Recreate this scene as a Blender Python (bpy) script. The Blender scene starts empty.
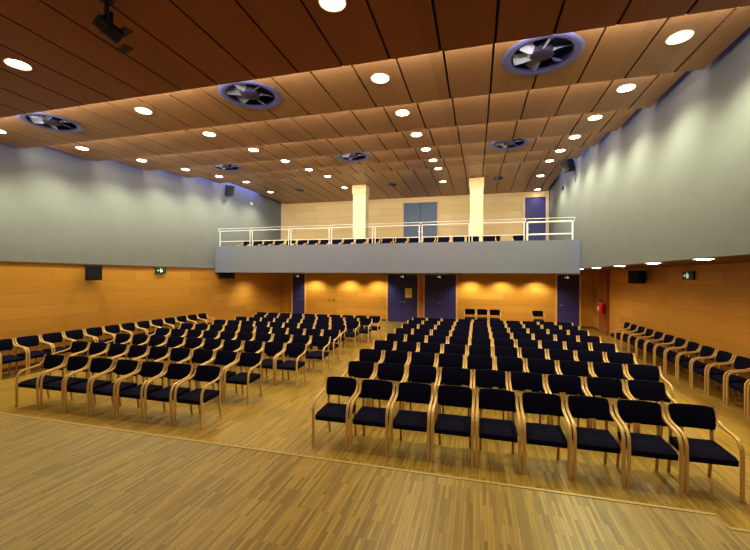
import bpy, bmesh, math, random
from mathutils import Matrix, Vector
random.seed(7)
PI = math.pi
COL = bpy.context.scene.collection

# ---------------------------------------------------------------- geometry helpers
def box(bm, x0, x1, y0, y1, z0, z1, bev=0):
    vs = [bm.verts.new((x, y, z)) for x in (x0, x1) for y in (y0, y1) for z in (z0, z1)]
    fs = [bm.faces.new([vs[i] for i in f]) for f in
          ((0, 1, 3, 2), (4, 6, 7, 5), (0, 4, 5, 1), (2, 3, 7, 6), (0, 2, 6, 4), (1, 5, 7, 3))]
    if bev:
        es = set(e for f in fs for e in f.edges)
        bmesh.ops.bevel(bm, geom=list(es), offset=bev, segments=2, affect='EDGES', profile=0.6)

def tube(bm, p0, p1, r, n=10, r2=None):
    p0, p1 = Vector(p0), Vector(p1)
    d = (p1 - p0).normalized()
    a = d.orthogonal().normalized(); b = d.cross(a)
    rr = (r, r if r2 is None else r2)
    rings = []
    for p, q in ((p0, rr[0]), (p1, rr[1])):
        rings.append([bm.verts.new(p + (a * math.cos(2*PI*i/n) + b * math.sin(2*PI*i/n)) * q) for i in range(n)])
    for i in range(n):
        j = (i + 1) % n
        bm.faces.new((rings[0][i], rings[0][j], rings[1][j], rings[1][i]))
    bm.faces.new(rings[0][::-1]); bm.faces.new(rings[1])

def lathe(bm, prof, n=32, cx=0, cy=0, closed=False):
    rings = []
    for r, z in prof:
        rings.append([bm.verts.new((cx + r*math.cos(2*PI*i/n), cy + r*math.sin(2*PI*i/n), z)) for i in range(n)])
    m = len(rings)
    for k in range(m if closed else m - 1):
        A, B = rings[k], rings[(k+1) % m]
        for i in range(n):
            j = (i + 1) % n
            bm.faces.new((A[i], A[j], B[j], B[i]))

def smooth_path(pts, sub=4):
    out = []
    P = [Vector(p) for p in pts]
    for i in range(len(P) - 1):
        p0 = P[max(i-1, 0)]; p1 = P[i]; p2 = P[i+1]; p3 = P[min(i+2, len(P)-1)]
        for k in range(sub):
            t = k / sub
            out.append(0.5*((2*p1) + (p2-p0)*t + (2*p0-5*p1+4*p2-p3)*t*t + (3*p1-p0-3*p2+p3)*t**3))
    out.append(P[-1])
    return out

def ribbon(bm, pts, x0, x1, th, bev=0.004):
    """bent laminate: path in (y, z), width x0..x1, thickness th"""
    n = len(pts); rings = []
    for i, p in enumerate(pts):
        a = pts[max(i-1, 0)]; b = pts[min(i+1, n-1)]
        t = (b - a).normalized(); nn = Vector((-t.y, t.x)) * th / 2
        c = bev
        w = th/2
        u = nn / w
        ring = []
        for (x, s) in ((x0+c, -w), (x1-c, -w), (x1, -w+c), (x1, w-c), (x1-c, w), (x0+c, w), (x0, w-c), (x0, -w+c)):
            q = p + u*s
            ring.append(bm.verts.new((x, q.x, q.y)))
        rings.append(ring)
    for A, B in zip(rings, rings[1:]):
        for i in range(8):
            j = (i+1) % 8
            bm.faces.new((A[i], A[j], B[j], B[i]))
    bm.faces.new(rings[0][::-1]); bm.faces.new(rings[-1])

def finish(name, bm, m, parent=None, smooth=False):
    bmesh.ops.recalc_face_normals(bm, faces=bm.faces)
    me = bpy.data.meshes.new(name); bm.to_mesh(me); bm.free()
    me.materials.append(m)
    if smooth:
        me.shade_smooth()
        try: me.set_sharp_from_angle(angle=math.radians(38))
        except Exception: pass
    o = bpy.data.objects.new(name, me); COL.objects.link(o)
    if parent: o.parent = parent
    return o

def empty(name, loc=(0, 0, 0), rotz=0, label=None, cat=None, group=None):
    o = bpy.data.objects.new(name, None); COL.objects.link(o)
    o.empty_display_size = .05
    o.location = loc; o.rotation_euler = (0, 0, rotz)
    if label: tag(o, label, cat, group)
    return o

def tag(o, label, cat, group=None):
    o['label'] = label; o['category'] = cat
    if group: o['group'] = group
    return o

def struct(name, bm, m, smooth=False):
    o = finish(name, bm, m, None, smooth); o['kind'] = 'structure'; return o

def sbox(name, m, *b):
    bm = bmesh.new(); box(bm, *b); return struct(name, bm, m)

def pbox(name, m, parent, *b, bev=0):
    bm = bmesh.new(); box(bm, *b, bev=bev); return finish(name, bm, m, parent)

def copy_tree(src, loc, rotz, label, group=None):
    r = src.copy(); COL.objects.link(r); r.location = loc; r.rotation_euler = (0, 0, rotz)
    r['label'] = label
    if group: r['group'] = group
    for ch in [c for c in bpy.data.objects if c.parent == src] if src.name not in KIDS else KIDS[src.name]:
        c = ch.copy(); COL.objects.link(c); c.parent = r
        for g in ch.children:
            d = g.copy(); COL.objects.link(d); d.parent = c
    return r
KIDS = {}

# ---------------------------------------------------------------- materials
def new_mat(name):
    m = bpy.data.materials.new(name); m.use_nodes = True
    nt = m.node_tree; b = nt.nodes['Principled BSDF']
    return m, nt, b

def plain(name, col, rough=.5, metal=0, spec=.5, noise=0, nscale=30, bump=0):
    m, nt, b = new_mat(name)
    b.inputs['Base Color'].default_value = (*col, 1)
    b.inputs['Roughness'].default_value = rough
    b.inputs['Metallic'].default_value = metal
    b.inputs['Specular IOR Level'].default_value = spec
    if noise or bump:
        tc = nt.nodes.new('ShaderNodeTexCoord'); n = nt.nodes.new('ShaderNodeTexNoise')
        n.inputs['Scale'].default_value = nscale; n.inputs['Detail'].default_value = 4
        nt.links.new(tc.outputs['Object'], n.inputs['Vector'])
        mp = nt.nodes.new('ShaderNodeMapRange')
        mp.inputs['From Min'].default_value = .25; mp.inputs['From Max'].default_value = .75
        mp.inputs['To Min'].default_value = 1 - noise; mp.inputs['To Max'].default_value = 1 + noise
        nt.links.new(n.outputs['Fac'], mp.inputs['Value'])
        mx = nt.nodes.new('ShaderNodeVectorMath'); mx.operation = 'SCALE'
        mx.inputs[0].default_value = col
        nt.links.new(mp.outputs['Result'], mx.inputs['Scale'])
        nt.links.new(mx.outputs['Vector'], b.inputs['Base Color'])
        if bump:
            bp = nt.nodes.new('ShaderNodeBump'); bp.inputs['Strength'].default_value = bump
            bp.inputs['Distance'].default_value = .01
            nt.links.new(n.outputs['Fac'], bp.inputs['Height'])
            nt.links.new(bp.outputs['Normal'], b.inputs['Normal'])
    return m

def emit(name, col, s):
    m, nt, b = new_mat(name)
    b.inputs['Base Color'].default_value = (*col, 1)
    b.inputs['Emission Color'].default_value = (*col, 1)
    b.inputs['Emission Strength'].default_value = s
    return m

def wood(name, order, c1, c2, board_l, board_h, grain=(1, 18), rough=.45, mortar=.004, seam=.45, var=.5, spec=.4, offset=.5, mark=.12, bumpy=0):
    """order: which object axes run along / across the boards, e.g. 'XZ'"""
    m, nt, b = new_mat(name)
    L = nt.links
    tc = nt.nodes.new('ShaderNodeTexCoord'); sp = nt.nodes.new('ShaderNodeSeparateXYZ'); cb = nt.nodes.new('ShaderNodeCombineXYZ')
    L.new(tc.outputs['Object'], sp.inputs[0])
    L.new(sp.outputs[order[0]], cb.inputs['X']); L.new(sp.outputs[order[1]], cb.inputs['Y'])
    br = nt.nodes.new('ShaderNodeTexBrick')
    br.offset = offset; br.squash = 1
    br.inputs['Scale'].default_value = 1
    br.inputs['Brick Width'].default_value = board_l; br.inputs['Row Height'].default_value = board_h
    br.inputs['Mortar Size'].default_value = mortar; br.inputs['Mortar Smooth'].default_value = .3
    br.inputs['Color1'].default_value = (0, 0, 0, 1); br.inputs['Color2'].default_value = (1, 1, 1, 1)
    br.inputs['Mortar'].default_value = (.5, .5, .5, 1)
    L.new(cb.outputs[0], br.inputs['Vector'])
    mp = nt.nodes.new('ShaderNodeMapping'); mp.inputs['Scale'].default_value = (grain[0], grain[1], 1)
    L.new(cb.outputs[0], mp.inputs['Vector'])
    no = nt.nodes.new('ShaderNodeTexNoise'); no.inputs['Scale'].default_value = 1; no.inputs['Detail'].default_value = 6
    no.inputs['Roughness'].default_value = .6; no.inputs['Distortion'].default_value = .3
    L.new(mp.outputs[0], no.inputs['Vector'])
    # mix board random + grain
    r = nt.nodes.new('ShaderNodeSeparateColor'); L.new(br.outputs['Color'], r.inputs[0])
    m1 = nt.nodes.new('ShaderNodeMath'); m1.operation = 'MULTIPLY'; m1.inputs[1].default_value = var; L.new(r.outputs[0], m1.inputs[0])
    m2 = nt.nodes.new('ShaderNodeMath'); m2.operation = 'MULTIPLY_ADD'; m2.inputs[1].default_value = 1 - var
    L.new(no.outputs['Fac'], m2.inputs[0]); L.new(m1.outputs[0], m2.inputs[2])
    mix = nt.nodes.new('ShaderNodeMix'); mix.data_type = 'RGBA'
    mix.inputs['A'].default_value = (*c1, 1); mix.inputs['B'].default_value = (*c2, 1)
    L.new(m2.outputs[0], mix.inputs['Factor'])
    mo = nt.nodes.new('ShaderNodeMix'); mo.data_type = 'RGBA'; mo.blend_type = 'MULTIPLY'
    mo.inputs['B'].default_value = (seam, seam, seam, 1)
    L.new(br.outputs['Fac'], mo.inputs['Factor']); L.new(mix.outputs['Result'], mo.inputs['A'])
    L.new(mo.outputs['Result'], b.inputs['Base Color'])
    b.inputs['Roughness'].default_value = rough
    b.inputs['Specular IOR Level'].default_value = spec
    return m

M = {}
M['wall_wood_x'] = wood('orange beech panelling across', 'XZ', (.52, .25, .045), (.74, .41, .085), 2.4, .30, (1.2, 22), .42, .006, .76, .5)
M['wall_wood_y'] = wood('orange beech panelling along', 'YZ', (.46, .22, .045), (.66, .36, .08), 2.4, .30, (1.2, 22), .42, .006, .76, .5)
M['up_wood_x'] = wood('pale beech panelling', 'XZ', (.70, .52, .27), (.86, .68, .40), 2.4, .36, (1.2, 22), .45, .006, .65, .45)
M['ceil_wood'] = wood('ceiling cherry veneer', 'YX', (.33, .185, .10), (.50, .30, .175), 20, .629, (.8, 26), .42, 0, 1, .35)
M['ceil_front_shaded'] = wood('ceiling cherry veneer with painted shade', 'YX', (.25, .082, .036), (.36, .125, .055), 20, .629, (.8, 26), .42, 0, 1, .35)  # ceiling veneer made darker and redder: front band's lack of light painted in
M['parquet'] = wood('industrial parquet of narrow oak strips', 'YX', (.13, .085, .02), (.50, .325, .072), .34, .021, (3, 60), .36, .0012, .5, .55, .5, 0)
M['parquet_stage'] = wood('stage parquet of narrow oak strips', 'YX', (.11, .074, .022), (.46, .31, .08), .38, .023, (3, 60), .34, .0012, .6, .5, .5, .5)
M['nosing'] = plain('pale oak nosing', (.40, .285, .095), .35)
M['grey'] = plain('grey wall plaster', (.205, .225, .26), .8, noise=.04, nscale=3)
M['parapet'] = plain('grey balcony paint', (.19, .21, .28), .7, noise=.03, nscale=3)
M['dark'] = plain('dark plenum', (.012, .01, .01), .9)
M['soffit'] = plain('soffit brown', (.16, .07, .03), .6)
M['beech'] = wood('chair beech laminate', 'YX', (.46, .28, .10), (.66, .44, .18), 5, 5, (8, 60), .32, 0, 1, .2)
M['navy'] = plain('navy upholstery', (.005, .005, .022), .85, spec=.12, noise=.25, nscale=140, bump=.25)
M['door'] = plain('dark indigo door', (.06, .055, .27), .4, noise=.1, nscale=4)
M['door_blue'] = plain('slate blue door', (.055, .11, .24), .4, noise=.1, nscale=4)
M['door_violet'] = plain('violet blue door', (.045, .045, .20), .4, noise=.1, nscale=4)
M['frame_pale'] = plain('pale door frame', (.72, .55, .38), .5)
M['frame_wood'] = plain('light wood door frame', (.78, .50, .18), .45)
M['rail'] = plain('white enamel rail', (.85, .84, .88), .3)
M['column'] = plain('cream column', (.82, .72, .50), .6)
M['black'] = plain('black plastic', (.005, .005, .009), .45)
M['grille'] = plain('black speaker grille', (.006, .006, .012), .8, noise=.4, nscale=120, bump=.5)
M['steel'] = plain('brushed steel', (.55, .55, .6), .3, .9)
M['vent'] = plain('lilac white vent enamel', (.17, .19, .52), .35, .1)
M['blade'] = plain('pale blue vent blade', (.62, .70, 1), .3, 0)
M['vent_in'] = plain('dark violet vent throat', (.03, .028, .13), .5)
M['hub'] = plain('violet grey vent hub', (.045, .038, .10), .5)
M['lamp'] = emit('downlight glow', (1, .90, .62), 22)
M['lamp_cool'] = emit('soffit light glow', (.93, .92, 1), 14)
M['lrim'] = plain('downlight rim', (.8, .74, .62), .4)
M['red'] = plain('red enamel', (.65, .02, .02), .35)
M['white'] = plain('white card', (.8, .8, .75), .6)
M['green'] = plain('dark green sign face', (.01, .075, .05), .4)
M['signlit'] = emit('pale sign pictogram', (.8, .9, .75), .5)
M['paper'] = plain('yellow paper notice', (1, .85, .38), .7)
M['ink'] = plain('printed grey', (.35, .25, .10), .7)
M['strip'] = emit('cove light tube', (1, .86, .55), 3)

# ---------------------------------------------------------------- dimensions
XL, XR, XW = -10.53, 3.17, 5.0          # left wall, right upper wall, right lower wall
YB, YW = 13.47, 18.76                   # balcony front, back wall
ZS, ZB, ZP = 2.57, 2.41, 3.48           # soffit, balcony underside, parapet top
YF = -5.0
E1, PIT, Q, Z0 = 4.60, 1.709, .21, 4.984
STX, STY, STZ = 1.60, 3.18, .60

# ---------------------------------------------------------------- shell
sbox('floor', M['parquet'], XL-.3, XW+.3, STY-.3, YW+.3, -.2, 0)
# stage: raised platform, stepped back at its right-hand corner
bm = bmesh.new()
pts = [(XL, STY), (STX, STY), (STX+.03, 3.03), (XW, 3.0), (XW, YF), (XL, YF)]
bt = [bm.verts.new((x, y, STZ)) for x, y in pts]; bb = [bm.verts.new((x, y, -.2)) for x, y in pts]
bm.faces.new(bt); bm.faces.new(bb[::-1])
for i in range(len(pts)):
    j = (i+1) % len(pts); bm.faces.new((bt[i], bb[i], bb[j], bt[j]))
struct('floor_stage', bm, M['parquet_stage'])
bm = bmesh.new()
box(bm, XL, STX+.01, STY-.02, STY+.008, STZ-.04, STZ+.004)
box(bm, STX+.01, XW, 3.01, 3.04, STZ-.04, STZ+.004)
struct('trim_1', bm, M['nosing'])

sbox('wall_left', M['wall_wood_y'], XL-.3, XL, YF, YW, -.2, ZS)
sbox('wall_left_upper', M['grey'], XL-.3, XL+.02, YF, YW, ZS, 6.9)
sbox('wall_right', M['wall_wood_y'], XW, XW+.2, YF, YW, -.2, ZS)
sbox('wall_right_upper', M['grey'], XR, XR+.05, YF, YW, ZS-.02, 6.9)
sbox('ceiling_soffit', M['soffit'], XR+.03, XW+.2, YF, YW, ZS, ZS+.15)
sbox('wall_back', M['wall_wood_x'], XL-.3, XW+.2, YW, YW+.3, -.2, ZB+.2)
sbox('wall_back_upper', M['up_wood_x'], XL-.3, XR+.3, YW, YW+.3, ZB+.2, 6.9)
sbox('wall_front', M['grey'], XL-.3, XW+.2, YF-.3, YF, -.2, 6.9)
# dark line between panelling and plaster on the left
sbox('trim_2', M['soffit'], XL, XL+.035, YF, YB, ZS-.035, ZS)
# pilaster beside the back right corner
bm = bmesh.new(); box(bm, 4.90, XW, 16.65, 17.6, 0, ZS)
struct('wall_right_pilaster', bm, wood('dark pilaster veneer', 'YZ', (.26, .085, .02), (.36, .13, .035), 3, 3, (1, 20), .5, 0, 1, .4))
# baseboards
sbox('baseboard_back', M['soffit'], XL, XW, YW-.015, YW, 0, .09)
sbox('baseboard_left', M['soffit'], XL, XL+.015, STY, YW, 0, .09)
sbox('baseboard_right', M['soffit'], XW-.015, XW, STY, YW, 0, .09)

# balcony
sbox('floor_balcony', M['parapet'], XL, XR, YB+.02, YW, ZB, 3.03)
sbox('wall_balcony_front', M['parapet'], XL, XR, YB-.12, YB+.02, ZB-.01, ZP)
sbox('floor_balcony_step', M['parapet'], XL, XR, 15.75, YW, 3.03, 3.26)
sbox('floor_balcony_landing', M['parapet'], XL, XR, 17.4, YW, 3.26, 3.5)

# ceiling: seven flat terraces of veneer boards, each a step higher than the one before
VENT_BANDS = {1: 5.37, 4: 10.6, 6: 15.9}     # the far row is of smaller vents
VENT_X = (-7.94, -3.57, .81)
def cut_holes(o, y, z):
    # round openings for the air vents, cut into the mesh itself
    HR = .385 if y < 15 else .175
    bm = bmesh.new()
    for x in VENT_X: lathe(bm, [(.001, z-.2), (HR, z-.2), (HR, z+.3), (.001, z+.3)], 48, x, y, closed=True)
    bmesh.ops.remove_doubles(bm, verts=bm.verts, dist=.003)
    c = finish('cutter', bm, M['dark'])
    md = o.modifiers.new('b', 'BOOLEAN'); md.object = c; md.operation = 'DIFFERENCE'; md.solver = 'EXACT'
    me = bpy.data.meshes.new_from_object(o.evaluated_get(bpy.context.evaluated_depsgraph_get()))
    o.modifiers.clear(); o.data = me
    bpy.data.objects.remove(c)
GX = [.19 + .629*k for k in range(-17, 5)]
GX = [x for x in GX if XL+.35 < x < XR-.15]
edges = [YF] + [E1 + PIT*i for i in range(6)] + [YW]
for b in range(7):
    y0, y1 = edges[b], edges[b+1]
    z = Z0 + Q*b
    bm = bmesh.new()
    xs = [XL+.30] + GX + [XR-.10]
    back = y1 - (0 if b == 6 else .0)
    for a, c in zip(xs, xs[1:]):
        box(bm, a+.014, c-.014, y0, back, z, z+.05)
    o = struct('ceiling_panels', bm, M['ceil_wood'] if b else M['ceil_front_shaded'])
    if b in VENT_BANDS: cut_holes(o, VENT_BANDS[b], z)
    o.name = 'ceiling_%d' % (b+1)
    # void above boards and lit riser behind the step
    bm = bmesh.new(); box(bm, XL+.32, XR-.12, y0, y1-.02, z+.052, z+.12)
    if b < 6: box(bm, XL+.32, XR-.12, y1-.019, y1-.003, z+.008, z+.12)
    o = struct('ceiling_void_%d' % (b+1), bm, M['dark'])
    if b in VENT_BANDS: cut_holes(o, VENT_BANDS[b], z)
sbox('ceiling_slab', M['dark'], XL-.3, XR+.25, YF, YW+.3, 6.75, 6.95)

# ---------------------------------------------------------------- doors and openings
def door_leaf(t, x0, x1, z0, z1, m, hx=None, y=YW-.05):
    d = pbox('door_panel', m, t, x0, x1, y, y+.045, z0, z1, bev=.006)
    if hx is not None:
        bm = bmesh.new(); tube(bm, (hx, y-.05, z0+1.0), (hx, y, z0+1.0), .012); box(bm, hx-.02, hx+.12, y-.065, y-.045, z0+.985, z0+1.015, bev=.004)
        finish('door_handle', bm, M['steel'], d)
    return d
def door(name, x0, x1, z0, z1, m, fm, leaves, fw=.07):
    t = bpy.data.objects.new(name, None); COL.objects.link(t); t['kind'] = 'structure'
    bm = bmesh.new()
    box(bm, x0-fw, x0, YW-.07, YW-.001, z0, z1+fw); box(bm, x1, x1+fw, YW-.07, YW-.001, z0, z1+fw); box(bm, x0, x1, YW-.07, YW-.001, z1, z1+fw)
    finish('door_frame', bm, fm, t)
    for a, b, h in leaves: door_leaf(t, a+.006, b-.006, z0+.01, z1-.006, m, h)
    return t
door('door_1', -9.75, -9.03, 0, 2.38, M['door'], M['frame_wood'], [(-9.75, -9.03, -9.2)])
door('door_2', -4.40, -2.88, 0, 2.38, M['door'], M['frame_wood'], [(-4.40, -3.64, -3.74), (-3.64, -2.88, -3.62)])
door('door_3', -2.52, -1.0, 0, 2.38, M['door'], M['frame_wood'], [(-2.52, -1.76, -1.86), (-1.76, -1.0, -1.74)])
door('door_4', 3.51, 4.42, 0, 2.38, M['door'], M['frame_wood'], [(3.51, 4.42, 3.62)])
door('door_5', -3.60, -1.92, 3.5, 5.97, M['door_blue'], M['frame_pale'], [(-3.60, -2.76, -2.86), (-2.76, -1.92, -2.74)], .06)
door('door_6', 2.13, 3.02, 3.5, 5.97, M['door_violet'], M['frame_pale'], [(2.13, 3.02, 2.2)], .11)
# pilaster strip between the two double doors
sbox('wall_back_pilaster', plain('rosy wood pilaster', (.62, .24, .12), .5), -2.81, -2.59, YW-.12, YW, 0, ZB)

# columns on the balcony with wooden caps
for i, (x0, x1) in enumerate(((-5.25, -4.68), (-.30, .22))):
    t = bpy.data.objects.new('column', None); COL.objects.link(t)
    tag(t, ('cream balcony column left of the blue double door' if i == 0 else 'cream balcony column right of the blue double door'), 'column', 'balcony columns')
    pbox('shaft', M['column'], t, x0, x1, 15.6, 16.1, 3.03, 5.85, bev=.01)
    pbox('cap', M['up_wood_x'], t, x0-.03, x1+.03, 15.56, 16.14, 5.85, 6.24)

# ---------------------------------------------------------------- railing on the balcony
posts = [-10.38, -8.86, -7.13, -5.42, -3.70, -1.96, -.23, 1.55, 3.02]
t0 = posts
for i in range(8):
    a, b = posts[i] + .05, posts[i+1] - .05
    zt = 4.11 if i < 7 else 4.09
    t = empty('railing_section', ((a+b)/2, YB-.05, ZP))
    tag(t, ['leftmost section of white balcony railing beside the left wall', 'second section of white balcony railing from the left wall',
            'white balcony railing section just left of the left column', 'white balcony railing section in front of the left column',
            'white balcony railing section before the blue double door', 'white balcony railing section left of the right column',
            'white balcony railing section just right of the right column', 'rightmost white balcony railing section in front of the violet door'][i], 'railing', 'balcony railing sections')
    h = (b-a)/2
    for s in (-1, 1):
        bm = bmesh.new(); tube(bm, (s*h, 0, 0), (s*h, 0, zt-ZP), .018 if i < 7 else .030); finish('post', bm, M['rail'], t, True)
    for zz in (zt-ZP, .20):
        bm = bmesh.new(); tube(bm, (-h, 0, zz), (h, 0, zz), .014 if i < 7 else .028); finish('rail', bm, M['rail'], t, True)
# long handrail above
bm = bmesh.new(); tube(bm, (XL+.1, YB-.05, 4.21), (XR-.1, YB-.05, 4.21), .009)
for x in posts: tube(bm, (x, YB-.05, 4.09), (x, YB-.05, 4.21), .008)
tag(finish('handrail', bm, M['rail'], None, True), 'thin white handrail running the full width of the balcony', 'handrail')

# ---------------------------------------------------------------- chair
def make_chair():
    t = empty('armchair', (0, 0, 0), 0, 'x', 'chair')
    prof = [(-.24, 0), (-.24, .24), (-.24, .44), (-.226, .525), (-.175, .585), (-.09, .608), (.06, .628), (.135, .652), (.178, .70), (.20, .755), (.215, .80)]
    P = smooth_path([Vector(p) for p in prof], 3)
    split = 9
    for s in (-1, 1):
        xs = sorted((s*.256, s*.222))
        bm = bmesh.new(); ribbon(bm, P[:split+1-2], xs[0], xs[1], .026); finish('leg', bm, M['beech'], t, True)
        bm = bmesh.new(); ribbon(bm, P[split-2:], xs[0], xs[1], .026); finish('armrest', bm, M['beech'], t, True)
        xs = sorted((s*.214, s*.184))
        bm = bmesh.new(); ribbon(bm, smooth_path([Vector((.245, 0)), Vector((.215, .2)), Vector((.195, .42)), Vector((.205, .66))], 2), xs[0], xs[1], .026)
        finish('leg', bm, M['beech'], t, True)
    # seat pad
    bm = bmesh.new()
    nx, ny = 8, 8
    top = []; bot = []
    for j in range(ny+1):
        y = -.235 + .43*j/ny
        rt, rb = [], []
        for i in range(nx+1):
            x = -.215 + .43*i/nx
            ed = min(1, min(i, nx-i)/1.2)*min(1, min(j, ny-j)/1.2)
            z = .433 - .02*(1-(j/ny)) + .022*min(1, ed) - (.018 if j == 0 else 0)
            rt.append(bm.verts.new((x, y, z))); rb.append(bm.verts.new((x*.985, y*.985, .360 - .022*(1-(j/ny)))))
        top.append(rt); bot.append(rb)
    for j in range(ny):
        for i in range(nx):
            bm.faces.new((top[j][i], top[j][i+1], top[j+1][i+1], top[j+1][i]))
            bm.faces.new((bot[j][i], bot[j+1][i], bot[j+1][i+1], bot[j][i+1]))
    for i in range(nx):
        bm.faces.new((top[0][i], bot[0][i], bot[0][i+1], top[0][i+1])); bm.faces.new((top[ny][i], top[ny][i+1], bot[ny][i+1], bot[ny][i]))
    for j in range(ny):
        bm.faces.new((top[j][0], top[j+1][0], bot[j+1][0], bot[j][0])); bm.faces.new((top[j][nx], bot[j][nx], bot[j+1][nx], top[j+1][nx]))
    finish('seat', bm, M['navy'], t, True)
    # backrest: curved pad
    bm = bmesh.new(); nx, nz = 10, 5
    F, B = [], []
    for k in range(nz+1):
        v = k/nz; z = .556 + .247*v
        rf, rb = [], []
        for i in range(nx+1):
            u = -1 + 2*i/nx
            cy = .175 + .04*v + .035*(1-u*u) - .012
            ins = .020*(abs(2*v-1)**4)
            x = u*(.221 - (.010 if k in (0, nz) else 0)*abs(u)**3)
            zz = z - (.006*abs(u)**6 if k == nz else 0) + (.006*abs(u)**6 if k == 0 else 0)
            eu = .010*abs(u)**6
            rf.append(bm.verts.new((x, cy - .026 + ins*.6 + eu, zz))); rb.append(bm.verts.new((x, cy + .020 - ins*.4 - eu, zz)))
        F.append(rf); B.append(rb)
    for k in range(nz):
        for i in range(nx):
            bm.faces.new((F[k][i], F[k][i+1], F[k+1][i+1], F[k+1][i])); bm.faces.new((B[k][i], B[k+1][i], B[k+1][i+1], B[k][i+1]))
        bm.faces.new((F[k][0], F[k+1][0], B[k+1][0], B[k][0])); bm.faces.new((F[k][nx], B[k][nx], B[k+1][nx], F[k+1][nx]))
    for i in range(nx):
        bm.faces.new((F[0][i], B[0][i], B[0][i+1], F[0][i+1])); bm.faces.new((F[nz][i], F[nz][i+1], B[nz][i+1], B[nz][i]))
    finish('backrest', bm, M['navy'], t, True)
    # rails under the seat
    bm = bmesh.new(); box(bm, -.214, .214, -.205, -.165, .335, .36); box(bm, -.18, .18, .175, .20, .345, .37)
    finish('seat_rail', bm, M['beech'], t)
    return t

chair0 = make_chair()
KIDS[chair0.name] = list(chair0.children)
first = [True]
def put_chair(x, y, rz, label, group, z=0, jit=1.0):
    rz += math.radians(random.uniform(-jit, jit))
    y += random.uniform(-.012, .012)*jit
    if first[0]:
        first[0] = False
        chair0.location = (x, y, z); chair0.rotation_euler = (0, 0, rz); chair0['label'] = label; chair0['group'] = group
        return chair0
    return copy_tree(chair0, (x, y, z), rz, label, group)

ORD = ['first', 'second', 'third', 'fourth', 'fifth', 'sixth', 'seventh', 'eighth', 'ninth', 'tenth', 'eleventh', 'twelfth', 'thirteenth', 'fourteenth',
       'fifteenth', 'sixteenth', 'seventeenth', 'eighteenth', 'nineteenth', 'twentieth', 'twenty-first']
PW = .522
# right-hand block: (left end, count, backrest y)
RR = [(-2.13, 9, 5.10), (-2.16, 9, 6.14), (-2.31, 10, 7.24), (-2.30, 10, 8.32), (-2.27, 10, 9.42), (-2.27, 10, 10.5), (-2.27, 10, 11.55), (-2.27, 10, 12.55), (-2.25, 10, 13.4)]
rown = ['front row', 'second row', 'third row', 'fourth row', 'fifth row', 'sixth row', 'seventh row', 'eighth row', 'back row']
for r, (x0, n, y) in enumerate(RR):
    for k in range(n):
        w = (2.62+2.13)/9 if r == 0 else PW+.002
        lab = 'navy bentwood armchair in right block, %s, %s from the aisle' % (rown[r], ORD[k])
        if r == 0 and k == 0: lab = 'navy bentwood armchair at aisle end of the right block front row'
        if r == 0 and k == n-1: lab = 'nearest navy bentwood armchair, right end of the right block front row'
        put_chair(x0 + w*(k+.5), y-.205, 0, lab, 'navy armchairs of the right block', jit=.8)
LL = [(-3.89, 7, 5.15), (-3.84, 9, 6.25), (-3.50, 10, 7.4), (-3.40, 10, 8.5), (-3.57, 10, 9.6), (-3.78, 9, 10.7), (-3.68, 9, 11.75), (-3.50, 9, 12.6), (-3.38, 10, 13.4)]
for r, (x1, n, y) in enumerate(LL):
    for k in range(n):
        lab = 'navy bentwood armchair in left block, %s, %s from the aisle' % (rown[r], ORD[k])
        put_chair(x1 - (.532, .53)[r]*(k+.5) if r < 2 else x1 - PW*(k+.5), y-.205-(.014*k if r == 0 else 0), 0, lab, 'navy armchairs of the left block', jit=.8)
# along the right wall, facing left
for k in range(13):
    put_chair(4.53, 7.60 - .558 + .558*(k+.5) , -PI/2, 'navy bentwood armchair against the right wood wall, %s from the stage' % ORD[k],
              'navy armchairs along the right wall', jit=.6)
# along the left wall, facing right
for k in range(14):
    put_chair(-10.03, 5.64 - .53 + .53*(k+.5), PI/2, 'navy bentwood armchair against the left wood wall, %s from the stage' % ORD[k],
              'navy armchairs along the left wall', jit=.6)
# spare chairs against the back wall
for x, lab in ((-.32, 'spare navy armchair by back wall, nearest the dark double doors'), (.22, 'spare navy armchair by back wall, middle of the three together'),
               (.76, 'spare navy armchair by back wall, rightmost of the three together'), (2.55, 'lone spare navy armchair by back wall near the right door')):
    put_chair(x, 17.6, 0, lab, 'spare armchairs by the back wall')
# balcony
BX = [-10.02, -9.48, -8.95, -8.42, -7.85, -7.31, -6.78, -6.25, -5.72, -5.19, -4.66, -4.10, -3.53, -2.95, -2.42, -1.84, -1.27, -.70, -.17, .42, 1.5]
for k, x in enumerate(BX):
    put_chair(x, 14.72, 0, 'navy armchair in balcony front row behind the railing, %s from left wall' % ORD[k], 'navy armchairs on the balcony', z=3.032)
for k, x in enumerate([-8.0, -7.47, -6.94, -6.4, -4.25, -3.7, -3.17, -2.2, -1.67, .72]):
    put_chair(x, 16.9, 0, 'navy armchair in balcony second row, %s from the left' % ORD[k], 'navy armchairs on the balcony', z=3.262)

# ---------------------------------------------------------------- ceiling fittings
def bandz(y):
    b = 0
    for i in range(1, 7):
        if y > edges[i]: b = i
    return Z0 + Q*b
def add_spot(name, loc, power, col, size=2.4, blend=.6, r=.06, rot=(0, 0, 0)):
    l = bpy.data.lights.new(name, 'SPOT'); l.energy = power; l.color = col; l.spot_size = size; l.spot_blend = blend; l.shadow_soft_size = r
    o = bpy.data.objects.new(name, l); COL.objects.link(o); o.location = loc; o.rotation_euler = rot
    return o

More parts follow.
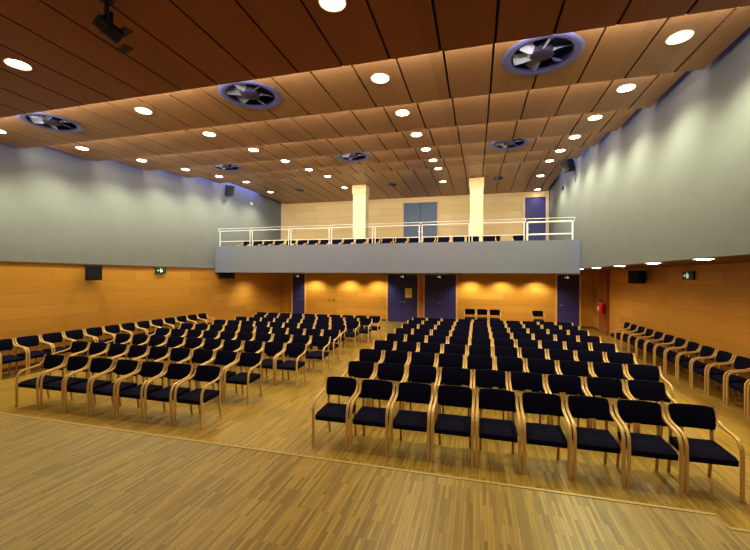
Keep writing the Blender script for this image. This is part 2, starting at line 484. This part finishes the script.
def make_downlight():
    t = empty('ceiling_downlight', (0, 0, 0), 0, 'x', 'ceiling light')
    bm = bmesh.new(); lathe(bm, [(.115, -.002), (.135, -.012), (.142, -.004), (.142, .002), (.115, .002)], 24, closed=True); finish('rim', bm, M['lrim'], t, True)
    bm = bmesh.new(); lathe(bm, [(.001, -.020), (.06, -.017), (.117, -.004)], 24); finish('lamp', bm, M['lamp'], t, True)
    return t
dl0 = make_downlight(); KIDS[dl0.name] = list(dl0.children)
dfirst = [True]
rowname = ['leftmost row', 'second row from the left wall', 'row over the centre aisle', 'row nearest the right wall']
ci = 0
for c, x in enumerate((-9.47, -5.76, -1.40, 2.37)):
    ys = [3.485] + [5.39 + 1.709*i for i in range(6)] + [15.9]
    for i, y in enumerate(ys):
        z = bandz(y)
        if c == 3 and i == 0: pass
        lab = 'round glowing ceiling downlight, %s in the %s' % ('nearest' if i == 0 else ORD[i] + ' from the stage', rowname[c])
        if c == 1 and i == 0: lab = 'brightest round downlight on the dark front ceiling at far left'
        if c == 2 and i == 0: lab = 'round downlight on the dark front ceiling above the centre aisle'
        if dfirst[0]:
            dfirst[0] = False; o = dl0; o.location = (x, y, z); o['label'] = lab; o['group'] = 'ceiling downlights'
        else: o = copy_tree(dl0, (x, y, z), 0, lab, 'ceiling downlights')
        edge = c in (0, 3)
        add_spot('lamp_spot', (x, y, z-.06), (205 if edge else 140) if i else 45, (1, .99, .56) if edge else (1, .88, .60), 2.4 if edge else 2.2, .7, .09)
o = copy_tree(dl0, (2.62, 18.35, 6.244), 0, 'small round downlight just above the violet upper door', 'ceiling downlights')
add_spot('lamp_spot', (2.62, 18.35, 6.18), 25, (1, .9, .7), 2.2, .8, .07)

def make_vent():
    t = empty('air_vent', (0, 0, 0), 0, 'x', 'air vent')
    bm = bmesh.new(); lathe(bm, [(.50, -.002), (.49, -.010), (.44, -.014), (.395, -.004), (.375, .004), (.375, .004), (.49, .004)], 48, closed=True); finish('flange', bm, M['vent'], t, True)
    bm = bmesh.new(); lathe(bm, [(.378, -.006), (.376, .10), (.37, .15), (.001, .151)], 40)
    finish('throat', bm, M['vent_in'], t, True)
    for k in range(6):
        a = 2*PI*k/6 + .3
        bm = bmesh.new()
        rows = []
        for r, w in ((.13, .050), (.20, .090), (.28, .125), (.362, .150)):
            row = []
            for s_ in (-1, 0, 1):
                ang = a + s_*w/r*.5 + (r-.13)*.6
                row.append(bm.verts.new((r*math.cos(ang), r*math.sin(ang), .035 + s_*.038 - .008*(s_ == 0))))
            rows.append(row)
        for A, B in zip(rows, rows[1:]):
            for q in (0, 1): bm.faces.new((A[q], A[q+1], B[q+1], B[q]))
        r_ = bmesh.ops.solidify(bm, geom=bm.faces[:], thickness=.004)
        finish('blade', bm, M['blade'], t)
    bm = bmesh.new(); lathe(bm, [(.001, -.012), (.13, -.010), (.145, .0), (.145, .10)], 32); finish('hub', bm, M['hub'], t, True)
    return t
v0 = make_vent(); KIDS[v0.name] = list(v0.children)
vf = True
vl = {0: 'near row of ceiling', 1: 'middle row of ceiling', 2: 'far row of ceiling'}
for i, y in enumerate((5.37, 10.6, 15.9)):
    for j, x in enumerate(VENT_X):
        z = bandz(y)
        lab = ('small ' if i == 2 else 'large ') + 'round violet swirl air vent, %s, %s' % (vl[i], ['on the left', 'in the middle', 'on the right'][j])
        if vf: vf = False; v0.location = (x, y, z-.001); v0['label'] = lab; v0['group'] = 'swirl air vents'
        else: copy_tree(v0, (x, y, z-.001), random.uniform(0, 1), lab, 'swirl air vents').scale = (.45, .45, .6) if i == 2 else (1, 1, 1)

# step coves: thin lamps behind every step, facing the rear
for i in range(1, 7):
    y = edges[i]; z = Z0 + Q*(i-1)
    l = bpy.data.lights.new('cove_lamp', 'AREA'); l.shape = 'RECTANGLE'; l.size = 12.9; l.size_y = .04; l.energy = 120; l.color = (1, .88, .66)
    o = bpy.data.objects.new('cove_lamp', l); COL.objects.link(o); o.location = ((XL+XR)/2, y+.012, z+.09)
    o.rotation_euler = (math.radians(90+8), 0, 0)      # -Z of the lamp faces +Y and a little upward

# cool glow along the tops of the side walls
for x, s in ((XL+.17, 1), (XR-.06, -1)):
    l = bpy.data.lights.new('cool_cove_lamp', 'AREA'); l.shape = 'RECTANGLE'; l.size = .08; l.size_y = 14; l.energy = 200; l.color = (.35, .40, 1)
    o = bpy.data.objects.new('cool_cove_lamp', l); COL.objects.link(o); o.location = (x, 9.5, 6.68)

# soffit lights on the right
def make_soffit():
    t = empty('soffit_downlight', (0, 0, 0), 0, 'x', 'ceiling light')
    bm = bmesh.new(); lathe(bm, [(.135, -.002), (.155, -.010), (.16, 0), (.135, .002)], 28, closed=True); finish('rim', bm, M['lrim'], t, True)
    bm = bmesh.new(); lathe(bm, [(.001, -.022), (.08, -.020), (.137, -.004)], 28); finish('lamp', bm, M['lamp_cool'], t, True)
    return t
s0 = make_soffit(); KIDS[s0.name] = list(s0.children)
for k, y in enumerate((7.2, 9.0, 10.9, 12.85, 14.75, 5.4)):
    lab = 'round white soffit light under the right grey wall, %s from the stage' % ORD[(k+1) if k < 5 else 0]
    if k == 0: s0.location = (3.50, y, ZS); s0['label'] = lab; s0['group'] = 'soffit lights'
    else: copy_tree(s0, (3.50, y, ZS), 0, lab, 'soffit lights')
    add_spot('soffit_spot', (3.55, y, ZS-.05), 60, (1, .84, .5), 2.5, .7, .08)
for k, y in enumerate((16.6, )):
    add_spot('soffit_spot', (3.55, y, ZS-.05), 50, (1, .84, .5), 2.5, .7, .08)
# under the balcony
for x in (-8.4, -6.45, -4.9, -.3, 1.12, 2.6):
    add_spot('balcony_spot', (x, 18.15, ZB-.03), 120, (1, .88, .58), 2.3, .7, .05)
for x in (-9.6, -7.2, -4.6, -2.0, .6, 2.6):
    add_spot('balcony_spot', (x, 15.4, ZB-.03), 100, (1, .9, .65), 2.6, .7, .05)

# ---------------------------------------------------------------- speakers
def speaker(loc, rot, size, label, bracket):
    w, d, h = size
    t = empty('loudspeaker', loc, rot[2], label, 'loudspeaker'); t.rotation_euler = rot
    bm = bmesh.new(); box(bm, -w/2, w/2, -d/2+.02, d/2, -h/2, h/2, bev=.015); finish('cabinet', bm, M['black'], t)
    bm = bmesh.new(); box(bm, -w/2+.02, w/2-.02, -d/2-.005, -d/2+.03, -h/2+.02, h/2-.02, bev=.01); finish('grille', bm, M['grille'], t)
    bm = bmesh.new(); tube(bm, (0, d/2-.01, 0), bracket, .022); b = Vector(bracket)
    box(bm, b.x-.05, b.x+.05, b.y-.05, b.y+.05, b.z-.08, b.z+.08); finish('wall_bracket', bm, M['steel'], t)
speaker((-10.25, 8.02, 2.33), (0, 0, math.radians(60)), (.36, .28, .42), 'black loudspeaker on the left wood wall below the grey plaster', (0, .29, 0))
speaker((4.70, 13.2, 2.29), (0, 0, math.radians(-62)), (.38, .28, .40), 'black loudspeaker on the right wood wall under the soffit lights', (0, .30, 0))
speaker((-10.2, 13.85, 5.90), (math.radians(18), 0, math.radians(52)), (.30, .28, .42), 'black loudspeaker hung high on the left grey wall', (0, .35, .05))
speaker((2.92, 13.9, 6.02), (math.radians(18), 0, math.radians(-52)), (.30, .28, .42), 'black loudspeaker hung high on the right grey wall', (0, .26, .05))
speaker((-10.22, 13.75, 2.27), (0, 0, math.radians(20)), (.60, .28, .25), 'black loudspeaker under the left end of the balcony', (0, .16, .06))

# stage spotlight hanging from the dark front ceiling
t = empty('stage_spotlight', (-3.57, 2.90, Z0), math.radians(165), 'black stage spotlight hanging from the dark front ceiling', 'spotlight')
bm = bmesh.new(); tube(bm, (0, 0, 0), (0, 0, -.16), .022); box(bm, -.05, .05, -.05, .05, -.012, 0); finish('mount', bm, M['black'], t)
bm = bmesh.new(); box(bm, -.09, -.075, -.02, .02, -.30, -.14); box(bm, .075, .09, -.02, .02, -.30, -.14); box(bm, -.09, .09, -.02, .02, -.16, -.145); finish('yoke', bm, M['black'], t)
bm = bmesh.new(); tube(bm, (0, .09, -.24), (0, -.12, -.30), .062, 16, .078); finish('lamp_body', bm, M['black'], t, True)
pbox('barn_door', M['black'], t, -.09, .09, -.21, -.12, -.222, -.216); pbox('barn_door', M['black'], t, -.09, .09, -.21, -.12, -.40, -.394)

# ---------------------------------------------------------------- signs and small wall things
def exit_sign(loc, rotz, label, w=.30, h=.16):
    t = empty('exit_sign', loc, rotz, label, 'exit sign')
    bm = bmesh.new(); box(bm, -w/2, w/2, -.02, .03, -h/2, h/2, bev=.005); finish('sign_box', bm, M['green'], t)
    bm = bmesh.new(); y0, y1 = -.026, -.02
    s = h/.16
    # door, running figure, arrow
    box(bm, -.035*s, .0*s, y0, y1, -.055*s, .055*s)
    for a, b in (((.03, .035), (.045, .035)), ((.037, .018), (.03, -.012)), ((.03, -.012), (.055, -.045)), ((.03, -.012), (.012, -.04)), ((.037, .012), (.06, .0))):
        d = Vector((b[0]-a[0], 0, b[1]-a[1])).normalized(); n = Vector((-d.z, 0, d.x))*.007*s
        A = Vector((a[0]*s, y0, a[1]*s)); B = Vector((b[0]*s, y0, b[1]*s))
        bm.faces.new([bm.verts.new(v) for v in (A+n, B+n, B-n, A-n)])
    box(bm, -.115*s, -.07*s, y0, y1, -.008*s, .008*s)
    bm.faces.new([bm.verts.new(v) for v in (Vector((-.135*s, y0, 0)), Vector((-.10*s, y0, .03*s)), Vector((-.10*s, y0, -.03*s)))])
    finish('pictogram', bm, M['signlit'], t)
exit_sign((XL+.04, 10.55, 2.43), PI/2, 'small exit sign on the left wood wall', .42, .20)
exit_sign((XW-.04, 10.85, 2.32), -PI/2, 'small dark exit sign on the right wood wall', .46, .20)
exit_sign((-3.62, YW-.09, 2.27), 0, 'exit sign above the left dark double door', .3, .15)
exit_sign((-1.78, YW-.09, 2.27), 0, 'exit sign above the right dark double door', .3, .15)
exit_sign((3.93, YW-.09, 2.27), 0, 'exit sign above the single dark door at back right', .3, .15)
exit_sign((-9.4, YW-.09, 2.27), 0, 'exit sign above the narrow dark door at back left', .3, .15)

t = empty('paper_notice', (-3.33, YW-.056, 1.45), 0, 'yellow paper notice taped to the left dark double door', 'notice')
pbox('sheet', M['paper'], t, -.17, .17, -.004, .0, -.24, .24)
bm = bmesh.new()
for z in (.15, .09, .03, -.03, -.09): box(bm, -.11, .11 if z > -.05 else .02, -.006, -.004, z-.008, z+.008)
finish('print_lines', bm, M['ink'], t)

t = empty('fire_alarm', (-2.70, YW-.117, 1.16), 0, 'small red fire alarm box between the dark double doors', 'fire alarm')
pbox('alarm_box', M['red'], t, -.07, .07, -.06, 0, -.09, .09, bev=.01)
bm = bmesh.new(); tube(bm, (0, -.075, 0), (0, -.058, 0), .03, 16); finish('push_button', bm, M['white'], t)
# fire extinguisher
t = empty('fire_extinguisher', (4.775, 16.82, .82), -PI/2, 'red fire extinguisher hung on the dark pilaster at back right', 'fire extinguisher')
bm = bmesh.new(); lathe(bm, [(.001, 0), (.11, 0), (.125, .02), (.125, .36), (.10, .42), (.04, .46), (.035, .49), (.001, .49)], 20); finish('cylinder', bm, M['red'], t, True)
bm = bmesh.new(); tube(bm, (0, 0, .49), (0, 0, .54), .03); box(bm, -.02, .02, -.12, .02, .54, .565); box(bm, -.02, .02, -.12, .02, .50, .51); finish('valve', bm, M['black'], t)
bm = bmesh.new(); pp = smooth_path([Vector((.02, .52)), Vector((.14, .46)), Vector((.16, .25)), Vector((.15, .05))], 4)
for a, b in zip(pp, pp[1:]): tube(bm, (a.x, 0, a.y), (b.x, 0, b.y), .013, 8)
finish('hose', bm, M['black'], t)
bm = bmesh.new(); box(bm, -.07, .07, -.130, -.11, .14, .30, bev=.005); finish('instruction_label', bm, M['white'], t)
pbox('wall_bracket', M['steel'], t, -.03, .03, .10, .128, .30, .40)
# sockets on the back wall
for x, z, l in ((-7.62, 1.02, 'left of the pair of small wall sockets on the back wood wall'), (-7.36, 1.02, 'right of the pair of small wall sockets on the back wood wall')):
    t = empty('wall_socket', (x, YW, z), 0, l, 'wall socket', 'wall sockets')
    pbox('face_plate', M['nosing'], t, -.06, .06, -.015, 0, -.06, .06, bev=.004)
    bm = bmesh.new(); tube(bm, (0, -.018, 0), (0, -.012, 0), .03, 16); finish('outlet', bm, M['soffit'], t)
# small sensors high on the side walls
for loc, rz, l in (((XR-.001, 15.8, 5.69), -PI/2, 'tiny dark sensor on the right grey wall above the railing'), ((XL+.021, 15.9, 5.73), PI/2, 'tiny pale sensor on the left grey wall above the railing')):
    t = empty('wall_sensor', loc, rz, l, 'sensor')
    pbox('housing', M['black'] if loc[0] > 0 else M['white'], t, -.07, .07, -.06, 0, -.06, .06, bev=.01)
    bm = bmesh.new(); tube(bm, (0, -.075, 0), (0, -.058, 0), .03, 12); finish('lens', bm, M['steel'], t)

# ---------------------------------------------------------------- fill lamps added unseen behind the camera to brighten the hall
for x in (-8, -4, 0, 3):
    l = bpy.data.lights.new('fill_lamp', 'AREA'); l.size = .8; l.energy = 70; l.color = (1, .86, .62)
    o = bpy.data.objects.new('fill_lamp', l); COL.objects.link(o); o.location = (x, .8, Z0-.06); o.rotation_euler = (math.radians(25), 0, 0)

w = bpy.data.worlds.new('world'); bpy.context.scene.world = w; w.use_nodes = True
w.node_tree.nodes['Background'].inputs[0].default_value = (.5, .55, .7, 1)
w.node_tree.nodes['Background'].inputs[1].default_value = .3

# ---------------------------------------------------------------- camera
a, b, c = (math.radians(v) for v in (15.197, .288, .309))
R = Vector((math.cos(a), math.sin(a), 0)); F0 = Vector((-math.sin(a), math.cos(a), 0)); Z = Vector((0, 0, 1))
F = F0*math.cos(b) + Z*math.sin(b); U = -F0*math.sin(b) + Z*math.cos(b)
X = R*math.cos(c) + U*math.sin(c); Y = -R*math.sin(c) + U*math.cos(c)
mat = Matrix((X, Y, -F)).transposed().to_4x4(); mat.translation = (0, 0, 2.25)
cam = bpy.data.cameras.new('camera'); co = bpy.data.objects.new('camera', cam); COL.objects.link(co)
co.matrix_world = mat
cam.sensor_width = 36; cam.lens = 376.687/750*36; cam.clip_start = .02; cam.clip_end = 200
sc = bpy.context.scene; sc.camera = co
sc.view_settings.view_transform = 'Standard'
try: sc.view_settings.look = 'Medium High Contrast'
except Exception as e: print(e)
sc.view_settings.exposure = -.05
sc.cycles.use_denoising = True
sc.cycles.max_bounces = 6; sc.cycles.diffuse_bounces = 3; sc.cycles.glossy_bounces = 3
sc.cycles.sample_clamp_indirect = 4
